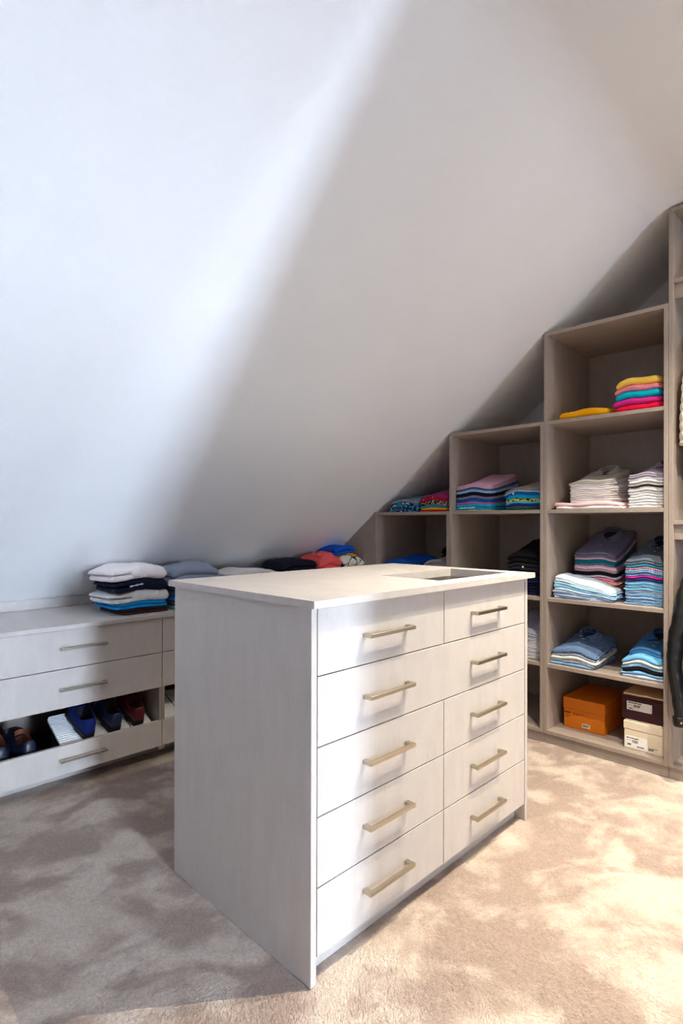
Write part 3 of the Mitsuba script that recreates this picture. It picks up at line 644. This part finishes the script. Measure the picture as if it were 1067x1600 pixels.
pile(Frame('bench', 2.65, 2.705), 0.21, 0.24, LZ + 0.0006, 0.212, [
    I('navy', (30, 34, 60), 1), I('cream', (225, 218, 205), 0.6), I('coral red', (232, 96, 96), 1.9, w=1.06, rough=0.014, freq=12, n=(56, 44))],
    'pile beside the bright blue one', 'sweaters along the worktop', bow=0.03, rise=0.0, seed=25, wob=0.012, **kw)
ck = [q for q, v in labels.items() if v.get('label', '').startswith('coral red')][0]
hood(ck, arc(2.64, 2.795, 0.985, 0.052, 0.05, -2.9, 1.5, tilt=0.004), np.linspace(0.018, 0.027, 18), (232, 96, 96), 6)
pile(Frame('bench', 2.862, 2.72), 0.215, 0.24, LZ + 0.0006, 0.275, [
    I('dark', (40, 42, 56), 2.0, kind='folded sweater'), I('yellow', (226, 200, 30), 0.6), I('white, black and gold printed', 'mat_outline', 1.5, layers=1, w=1.08, da=0.012, rough=0.004), I('bright blue', (22, 82, 190), 0.9, w=0.95, da=-0.022, db=0.045, d=0.8, rough=0.008)],
    'pile in the worktop corner', 'sweaters along the worktop', bow=0.02, rise=0.0, seed=26, wob=0.012, **kw)

# ------------------------------------------------------------------ boxes at the bottom of the tall unit
ZB = BASE + PT
def box_shell(y0, y1, x0, x1, z0, z1, r=0.002): return box(x0, x1, y0, y1, z0, z1, r)
def dashes(parent, x, y_left, z, widths, h, gapw, col, th=0.0006):
    """a line of print on a face that looks to -x, reading to the viewer's right (towards -y)"""
    y = y_left; ms = []
    for w_ in widths:
        ms.append(box(x - th, x, y - w_, y, z - h / 2, z + h / 2, 0)); y -= w_ + gapw
    obj('print', cat(*ms), 'mat_card', parent, False, col)
def barcode(parent, x, y0, y1, z0, z1, seed):
    rng = np.random.default_rng(seed); y = y0; ms = []
    while y > y1:
        w_ = rng.choice([0.0008, 0.0014, 0.0022]); ms.append(box(x - 0.0006, x, y - w_, y, z0, z1, 0)); y -= w_ + rng.choice([0.0009, 0.0016])
    obj('barcode', cat(*ms), 'mat_card', parent, False, (40, 40, 44))
OR = (208, 112, 16)
ob = thing('shoebox', 'orange cardboard shoebox with lid on the left of the base board', 'box', 'shoeboxes')
obj('box_body', box_shell(1.112, 1.331, 3.112, 3.46, ZB + 0.0005, 0.180), 'mat_card', ob, False, OR)
obj('lid', box_shell(1.1095, 1.3335, 3.1095, 3.4625, 0.1800, 0.2415), 'mat_card', ob, False, OR)
fl = obj('label', box(3.1108, 3.112, 1.188, 1.231, 0.092, 0.113, 0), 'mat_card', ob, False, (226, 218, 205))
barcode(fl, 3.1107, 1.227, 1.192, 0.097, 0.110, 4)
dashes(ob, 3.1118, 1.325, 0.158, [0.030], 0.006, 0.003, (70, 30, 12))
dashes(ob, 3.1118, 1.325, 0.142, [0.006, 0.012, 0.006], 0.005, 0.003, (90, 40, 14))
dashes(ob, 3.1118, 1.325, 0.131, [0.022], 0.003, 0.003, (90, 40, 14))
dashes(ob, 3.1118, 1.280, 0.160, [0.014, 0.010, 0.016, 0.008], 0.003, 0.003, (90, 40, 14))
dashes(ob, 3.1118, 1.280, 0.152, [0.010, 0.014], 0.003, 0.003, (90, 40, 14))
CR = (222, 210, 190)
cb = thing('shoebox', 'cream cardboard shoebox with a white label, underneath the maroon box', 'box', 'shoeboxes')
obj('box_body', box_shell(0.800, 0.988, 3.030, 3.36, ZB + 0.0005, 0.174), 'mat_card', cb, False, CR)
obj('lid', box_shell(0.7975, 0.991, 3.0275, 3.3625, 0.174, 0.213), 'mat_card', cb, False, CR)
fl = obj('label', box(3.0288, 3.030, 0.880, 0.983, 0.084, 0.140, 0), 'mat_card', cb, False, (238, 238, 238))
dashes(fl, 3.0288, 0.976, 0.131, [0.010, 0.006, 0.012, 0.018], 0.0045, 0.003, (50, 50, 54))
dashes(fl, 3.0288, 0.976, 0.119, [0.012, 0.008], 0.002, 0.003, (120, 120, 124))
barcode(fl, 3.0287, 0.948, 0.922, 0.110, 0.123, 5)
dashes(fl, 3.0288, 0.972, 0.099, [0.005, 0.005, 0.005], 0.008, 0.001, (40, 44, 60))
dashes(fl, 3.0288, 0.928, 0.094, [0.012, 0.020], 0.005, 0.001, (70, 80, 130))
dashes(cb, 3.0298, 0.876, 0.102, [0.008, 0.020, 0.008], 0.0035, 0.002, (110, 96, 84))
dashes(cb, 3.0298, 0.876, 0.094, [0.024], 0.0055, 0.002, (80, 66, 58))
MR = (52, 16, 24)
mb = thing('shoebox', 'dark maroon box with loose lid and crumpled beige paper on the cream box', 'box', 'shoeboxes')
obj('box_body', box_shell(0.799, 1.008, 3.060, 3.40, 0.2135, 0.325), 'mat_card', mb, False, MR)
obj('lid', box_shell(0.7975, 1.0105, 3.0575, 3.4025, 0.3255, 0.338), 'mat_card', mb, False, MR)
pp = pillow(0.20, 0.20, lambda A, B: 0.338 + 0 * A, lambda A, B: 0.349 + 0.012 * fnoise(np.stack([A, B, A * 0], -1), 30, 2, 3), 0, 0, seed=9, n=(40, 30), wob=0.010)
obj('tissue_paper', Frame('shelf', 3.055, 0.903)(pp), 'mat_card', mb, True, (214, 180, 146), label='crumpled beige tissue paper')
fl = obj('label', box(3.0588, 3.060, 0.868, 0.985, 0.262, 0.306, 0), 'mat_card', mb, False, (226, 224, 226))
dashes(fl, 3.0588, 0.979, 0.299, [0.012, 0.010, 0.014, 0.016], 0.0045, 0.003, (50, 46, 50))
barcode(fl, 3.0587, 0.952, 0.922, 0.279, 0.291, 6)
dashes(fl, 3.0588, 0.979, 0.287, [0.010, 0.008], 0.002, 0.003, (120, 120, 124))
dashes(fl, 3.0588, 0.976, 0.270, [0.016, 0.004], 0.004, 0.003, (60, 60, 64))

# ------------------------------------------------------------------ shoe rack and shoes in the open slot
TILT = math.atan2(0.083, 0.20)
def rack(x0, count, pw, label):
    t = thing('shoe_rack', label, 'shoe rack')
    def put(m):
        m = m.copy(); m.apply_transform(trimesh.transformations.rotation_matrix(TILT, [1, 0, 0])); m.apply_translation([0, 2.668, 0.184]); return m
    for j in range(count):
        a, b = x0 + j * (pw + 0.006), x0 + j * (pw + 0.006) + pw
        nr = 17; Ld = 0.235
        prof = []
        for q in range(nr):
            y = Ld * q / nr; st = Ld / nr
            prof += [(y, 0.0), (y + 0.22 * st, 0.0048), (y + 0.62 * st, 0.0048), (y + 0.80 * st, 0.0)]
        prof += [(Ld, 0.0), (Ld, -0.008), (0, -0.008)]
        ribs = prism_x(prof, a, b)
        if j == 0:      # the rounded far corner of the end panel
            cut = m3.Manifold.cylinder(0.1, 0.03, 0.03, 24).translate([a + 0.03, Ld - 0.03, -0.05])
            blk = m3.Manifold.cube([0.03, 0.031, 0.1]).translate([a - 0.0005, Ld - 0.03, -0.05]) - cut
            mm = m3.Manifold(m3.Mesh(np.asarray(ribs.vertices, np.float32), np.asarray(ribs.faces, np.uint32))) - blk
            ribs = tm(mm)
        obj('panel', put(ribs), 'mat_white', t)
        if j < count - 1:
            obj('divider', put(box(b + 0.0005, b + 0.0055, 0.0, Ld, -0.006, 0.0045, 0.0005)), 'mat_grey_plastic', t)
    for j in (0, count - 1):
        xx = x0 + 0.02 + j * (pw + 0.006)
        obj('support', box(xx, xx + pw * 0.6, 2.86, 2.875, 0.0975, 0.245, 0.001), 'mat_grey_plastic', t)
        obj('support', box(xx, xx + pw * 0.6, 2.682, 2.692, 0.0975, 0.174, 0.001), 'mat_grey_plastic', t)
    return t
rack(0.921, 4, 0.104, 'white ribbed tilted shoe rack inside the open slot of the low drawers')
rack(1.412, 5, 0.104, 'white ribbed shoe rack in the slot half hidden by the dresser')

obj('shoe_insert', cat(box(0.632, 0.900, 2.672, 3.02, 0.138, 0.150), box(0.640, 0.655, 2.69, 3.00, 0.0975, 0.138), box(0.880, 0.895, 2.69, 3.00, 0.0975, 0.138)), 'mat_dark', 'low_drawer_unit')
def shoe(x, y, z, rz, tilt, col, lining, label, mat='mat_leather', Ls=0.285, lace=True, sole=(18, 16, 16), toe=1.0, flip=1):
    t = thing('shoe', label, 'shoe', 'shoes in the open slot')
    Mx = trimesh.transformations.translation_matrix([x, y, z]) @ trimesh.transformations.rotation_matrix(rz, [0, 0, 1]) @ trimesh.transformations.rotation_matrix(tilt, [1, 0, 0])
    th = np.linspace(0, 2 * np.pi, 57)[:-1]
    # footprint: heel at y=0, toe at y=Ls
    yy = Ls / 2 - Ls / 2 * np.cos(th)
    u = yy / Ls
    half = 0.036 + 0.0135 * np.sin(np.clip((u - 0.12) / 0.72, 0, 1) * math.pi) ** 1.2
    side = np.sign(np.sin(th)) * np.abs(np.sin(th)) ** np.where(u < 0.5, 0.36, 0.52)
    xx = half * side + flip * 0.010 * np.sin(u * math.pi) * 0.6
    Fp = np.stack([xx, yy], 1)
    # topline
    ty = 0.012 + 0.135 * (0.5 - 0.5 * np.cos(th))
    tu = (ty - 0.012) / 0.135
    tx = 0.032 * np.sign(np.sin(th)) * np.abs(np.sin(th)) ** 0.6
    tz = 0.074 - 0.026 * np.sin(np.clip(tu / 0.75, 0, 1) * math.pi) + 0.014 * tu ** 3
    zs = 0.022
    R = 13; V = []
    for k in range(R):
        s = k / (R - 1)
        far = np.clip((np.linalg.norm(Fp - np.stack([tx, ty], 1), axis=1) - 0.01) / 0.10, 0, 1)
        a = s ** (1.25 + 0.4 * far)
        bz = 1 - (1 - s) ** (1.4 + 1.5 * far)
        bulge = 0.0055 * np.sin(s * math.pi) * (1 - far)
        nrm = np.stack([np.sign(xx) * np.abs(side), np.where(u < 0.1, -1.0, 0.0) * (1 - np.abs(side))], 1)
        xy = Fp * (1 - a)[:, None] + np.stack([tx, ty], 1) * a[:, None] + bulge[:, None] * nrm
        zz = zs + (tz - 0.0) * bz * 1.0
        V.append(np.column_stack([xy, zz]))
    def ringmesh(rings):
        n = len(th); v = np.vstack(rings); f = []
        for k in range(len(rings) - 1):
            for j in range(n):
                j2 = (j + 1) % n
                f += [[k * n + j, k * n + j2, (k + 1) * n + j2], [k * n + j, (k + 1) * n + j2, (k + 1) * n + j]]
        return v, f
    # rim folds inwards as lining
    topring = V[-1]; cen = np.array([0, 0.08])
    def inset(r, dz, s): return np.column_stack([cen + (r[:, :2] - cen) * s, r[:, 2] + dz])
    outer = V + [inset(topring, 0.002, 0.965)]
    v, f = ringmesh(outer)
    n = len(th)
    base_c = len(v); v = np.vstack([v, [[0, Ls / 2, zs]]]); f += [[base_c, (j + 1) % n, j] for j in range(n)]
    um = trimesh.Trimesh(v, f, process=False); um.apply_transform(Mx)
    obj('upper', um, mat, t, True, col)
    lr = [inset(topring, 0.002, 0.964), inset(topring, -0.010, 0.93), np.column_stack([cen + (topring[:, :2] - cen) * 0.90, np.full(n, 0.034)]), np.column_stack([cen + (topring[:, :2] - cen) * 0.02, np.full(n, 0.033)])]
    v, f = ringmesh(lr); lm = trimesh.Trimesh(v, f, process=False); lm.apply_transform(Mx)
    obj('lining', lm, 'mat_card', t, True, lining)
    # welted sole and heel block
    def ext(poly, z0, z1):
        m = trimesh.creation.extrude_polygon(Polygon(poly), z1 - z0, engine='earcut'); m.apply_translation([0, 0, z0]); return m
    sc = 1.045
    sp = np.column_stack([Fp[:, 0] * 1.07, Ls / 2 + (Fp[:, 1] - Ls / 2) * 1.025])
    hp = sp[sp[:, 1] < 0.075]
    hp = np.array(sorted(hp.tolist(), key=lambda q: math.atan2(q[1] - 0.06, q[0])))
    hp = np.array(Polygon(sp).intersection(Polygon([(-0.1, -0.1), (0.1, -0.1), (0.1, 0.078), (-0.1, 0.078)])).exterior.coords)[:-1]
    so = ext(sp, 0.0165, 0.0235); so.apply_transform(Mx); obj('sole', so, 'mat_card', t, 30, sole)
    he = ext(hp, 0.0, 0.0165); he.apply_transform(Mx); obj('heel', he, 'mat_card', t, 30, sole)
    tg = pillow(0.046, 0.075, lambda A, B: 0.070 + 0.10 * (0.13 - B) * (B < 9) - 10 * A * A, lambda A, B: 0.076 + 0.10 * (0.13 - B) - 10 * A * A, 0, 0.118, seed=2, n=(12, 12), wob=0.001, corner=0.5)
    tg.apply_translation([0, 0, 0.016]); tg.apply_transform(Mx); obj('tongue', tg, mat, t, True, col)
    if lace:
        for q in range(4):
            yv = 0.150 + q * 0.0125
            P = [(-0.022, yv, 0.076 - 0.25 * q * 0.0125 + 0.006), (-0.010, yv + 0.001, 0.0835 - 0.25 * q * 0.0125 + 0.007), (0.010, yv + 0.001, 0.0835 - 0.25 * q * 0.0125 + 0.007), (0.022, yv, 0.076 - 0.25 * q * 0.0125 + 0.006)]
            lm = sweep(P, 0.0022, 0.0018, 8); lm.apply_transform(Mx); obj('lace', lm, 'mat_card', t, True, (20, 22, 34))
    return t
def on_rack(x, d): return (x, 2.668 + d * math.cos(TILT) - 0.003 * math.sin(TILT), 0.184 + d * math.sin(TILT) + 0.0050 * math.cos(TILT) + 0.0005)
shoe(*on_rack(1.045, 0.022), 0.02, TILT, (18, 34, 92), (24, 22, 30), 'blue suede lace-up shoe on the white shoe rack', 'mat_cloth', Ls=0.275)
shoe(*on_rack(1.168, 0.016), 0.03, TILT, (26, 34, 66), (46, 28, 20), 'shiny navy leather shoe on the shoe rack, beside the blue suede one', 'mat_leather', Ls=0.275)
shoe(*on_rack(1.285, 0.020), -0.02, TILT, (86, 22, 30), (70, 40, 22), 'burgundy brown leather shoe in the right corner of the slot', 'mat_leather', Ls=0.275)
shoe(0.800, 2.694, 0.1505, 0.05, 0.0, (16, 22, 40), (112, 56, 30), 'black leather loafer with brown lining, left of the white rack', 'mat_leather', lace=False, flip=-1)
shoe(0.690, 2.698, 0.1505, -0.03, 0.0, (16, 22, 40), (112, 56, 30), 'black leather loafer with brown lining at the picture edge', 'mat_leather', lace=False)

# ------------------------------------------------------------------ clothes hanging in the wardrobe unit
def hanger(key, y, zr, zt, span=0.40, x=3.27):
    hk = sweep([(x + 0.018 * math.cos(a), y, zr + 0.0125 + 0.004 + 0.018 * math.sin(a) - 0.013) for a in np.linspace(-0.6, 3.3, 16)] + [(x, y, zr - 0.035), (x, y, zt + 0.005)], 0.0022, 0.0022, 8, (0, 1, 0))
    arms = sweep([(x - span / 2, y, zt - 0.065), (x - span / 4, y, zt - 0.030), (x - 0.02, y, zt + 0.002), (x, y, zt + 0.005), (x + 0.02, y, zt + 0.002), (x + span / 4, y, zt - 0.030), (x + span / 2, y, zt - 0.065)], 0.006, 0.006, 10, (0, 1, 0))
    return obj('hanger', cat(hk, arms), 'mat_nickel', key, True)
def hung(name, label, catg, y, zt, length, span, th, col, mat, zr, sleeves=True, quilt=0.0, seed=0, x=3.27, front_sleeve=None, flare=0.04):
    t = thing(name, label, catg, 'clothes hanging in the wardrobe')
    zs = np.concatenate([np.linspace(0, 0.09, 8), np.linspace(0.12, length, 44)])
    ang = np.linspace(0, 2 * np.pi, 65)[:-1]
    V = []
    for i, dz in enumerate(zs):
        wid = 0.055 + (span / 2 - 0.055) * min(dz / 0.09, 1) ** 0.8 + flare * max(dz - 0.1, 0) / length
        tk = (0.25 + 0.75 * min(dz / 0.15, 1)) * th / 2
        cx = np.sign(np.cos(ang)) * np.abs(np.cos(ang)) ** 0.8 * wid; cy = np.sin(ang) * tk
        p = np.column_stack([cx, cy, np.full_like(cx, zt - dz)])
        fold = 0.012 * np.sin(cx * 38 + seed) * min(dz / 0.4, 1)
        p[:, 1] += fold + 0.010 * fnoise(p, 9, seed, 2)
        if quilt:
            p[:, 1] += np.sign(np.sin(ang)) * quilt * (np.abs(np.sin((dz) * math.pi / 0.045)) ** 0.5 + 0.4 * np.abs(np.sin(cx * 60 + (dz * 40))))
            p[:, 0] += np.sign(np.cos(ang)) * quilt * np.abs(np.sin(dz * math.pi / 0.045)) ** 0.5
        V.append(p + [x, y, 0])
    n = 64; v = np.vstack(V); f = []
    for k in range(len(zs) - 1):
        for j in range(n):
            j2 = (j + 1) % n
            f += [[k * n + j, (k + 1) * n + j2, k * n + j2], [k * n + j, (k + 1) * n + j, (k + 1) * n + j2]]
    c0 = len(v); v = np.vstack([v, [[x, y, zt]], [[x, y, zt - length]]])
    f += [[c0, j, (j + 1) % n] for j in range(n)] + [[c0 + 1, (len(zs) - 1) * n + (j + 1) % n, (len(zs) - 1) * n + j] for j in range(n)]
    bm = trimesh.Trimesh(v, f, process=False)
    if bm.volume < 0: bm.invert()
    obj('body', bm, mat, t, True, col)
    if sleeves:
        for sgn in (-1, 1):
            sx = x + sgn * (span / 2 - 0.03)
            P = [(sx, y, zt - 0.10), (sx + sgn * 0.03, y + 0.012, zt - 0.2), (sx + sgn * 0.035, y + 0.02, zt - 0.38), (sx + sgn * 0.02, y + 0.015, zt - 0.55)]
            if sgn < 0 and front_sleeve: P = front_sleeve
            from scipy.interpolate import splprep, splev
            tck, _ = splprep(np.array(P).T, s=0, k=min(3, len(P) - 1)); Q = np.array(splev(np.linspace(0, 1, 40), tck)).T
            r = np.interp(np.linspace(0, 1, 40), [0, 0.15, 0.6, 1], [0.045, 0.056, 0.05, 0.040])
            sm = sweep(Q, r * 0.95, r * 0.62, 20, (0, 1, 0)); sm = sm.subdivide()
            nn = sm.vertex_normals
            sm.vertices = sm.vertices + nn * (0.009 * fnoise(sm.vertices * [1, 1, 1.4], 17, seed + 4, 2))[:, None]
            if quilt:
                sm.vertices = sm.vertices + nn * (quilt * np.abs(np.sin(sm.vertices[:, 2] * math.pi / 0.045)) ** 0.5)[:, None]
            sk = obj('sleeve', sm, mat, t, True, col)
            if sgn < 0 and front_sleeve:
                e = np.array(P[-1]); q = np.array(P[-1]) - np.array(P[-2]); q /= np.linalg.norm(q)
                cf = sweep([e - q * 0.022, e - q * 0.018, e + q * 0.016, e + q * 0.020], [0.040, 0.0445, 0.0455, 0.041], [0.028, 0.031, 0.032, 0.029], 24, (0, 1, 0))
                obj('cuff', cf, mat, sk, 40, col)
                bt = trimesh.creation.icosphere(subdivisions=2, radius=0.006); bt.apply_scale([1, 1, 0.8]); bt.apply_translation(e + [-0.041, -0.012, 0.002])
                obj('snap', bt, 'mat_nickel', sk, True)
    hanger(t, y, zr, zt, span - 0.06, x)
    return t
hung('coat', 'black coat on a hanger behind the cream quilted jacket', 'coat', 0.628, 2.13, 0.86, 0.46, 0.080, (20, 20, 23), 'mat_cloth', 2.235, seed=1)
hung('quilted_jacket', 'cream quilted jacket hanging in the upper part of the wardrobe', 'jacket', 0.7105, 2.00, 0.425, 0.42, 0.046, (226, 218, 200), 'mat_cloth', 2.235, quilt=0.005, seed=2, sleeves=False, x=3.205, flare=0.02)
hung('leather_jacket', 'black leather jacket with its sleeve sticking out of the wardrobe', 'jacket', 0.672, 0.985, 0.62, 0.44, 0.075, (12, 12, 13), 'mat_leather', 1.085, seed=3,
     front_sleeve=[(3.06, 0.690, 0.955), (3.00, 0.702, 0.90), (2.955, 0.722, 0.74), (2.938, 0.740, 0.60), (2.935, 0.728, 0.45), (2.932, 0.712, 0.30)])
hung('shirt_on_hanger', 'deep blue garment hanging behind the black leather jacket', 'shirt', 0.575, 0.985, 0.66, 0.44, 0.06, (24, 48, 130), 'mat_cloth', 1.085, seed=4)
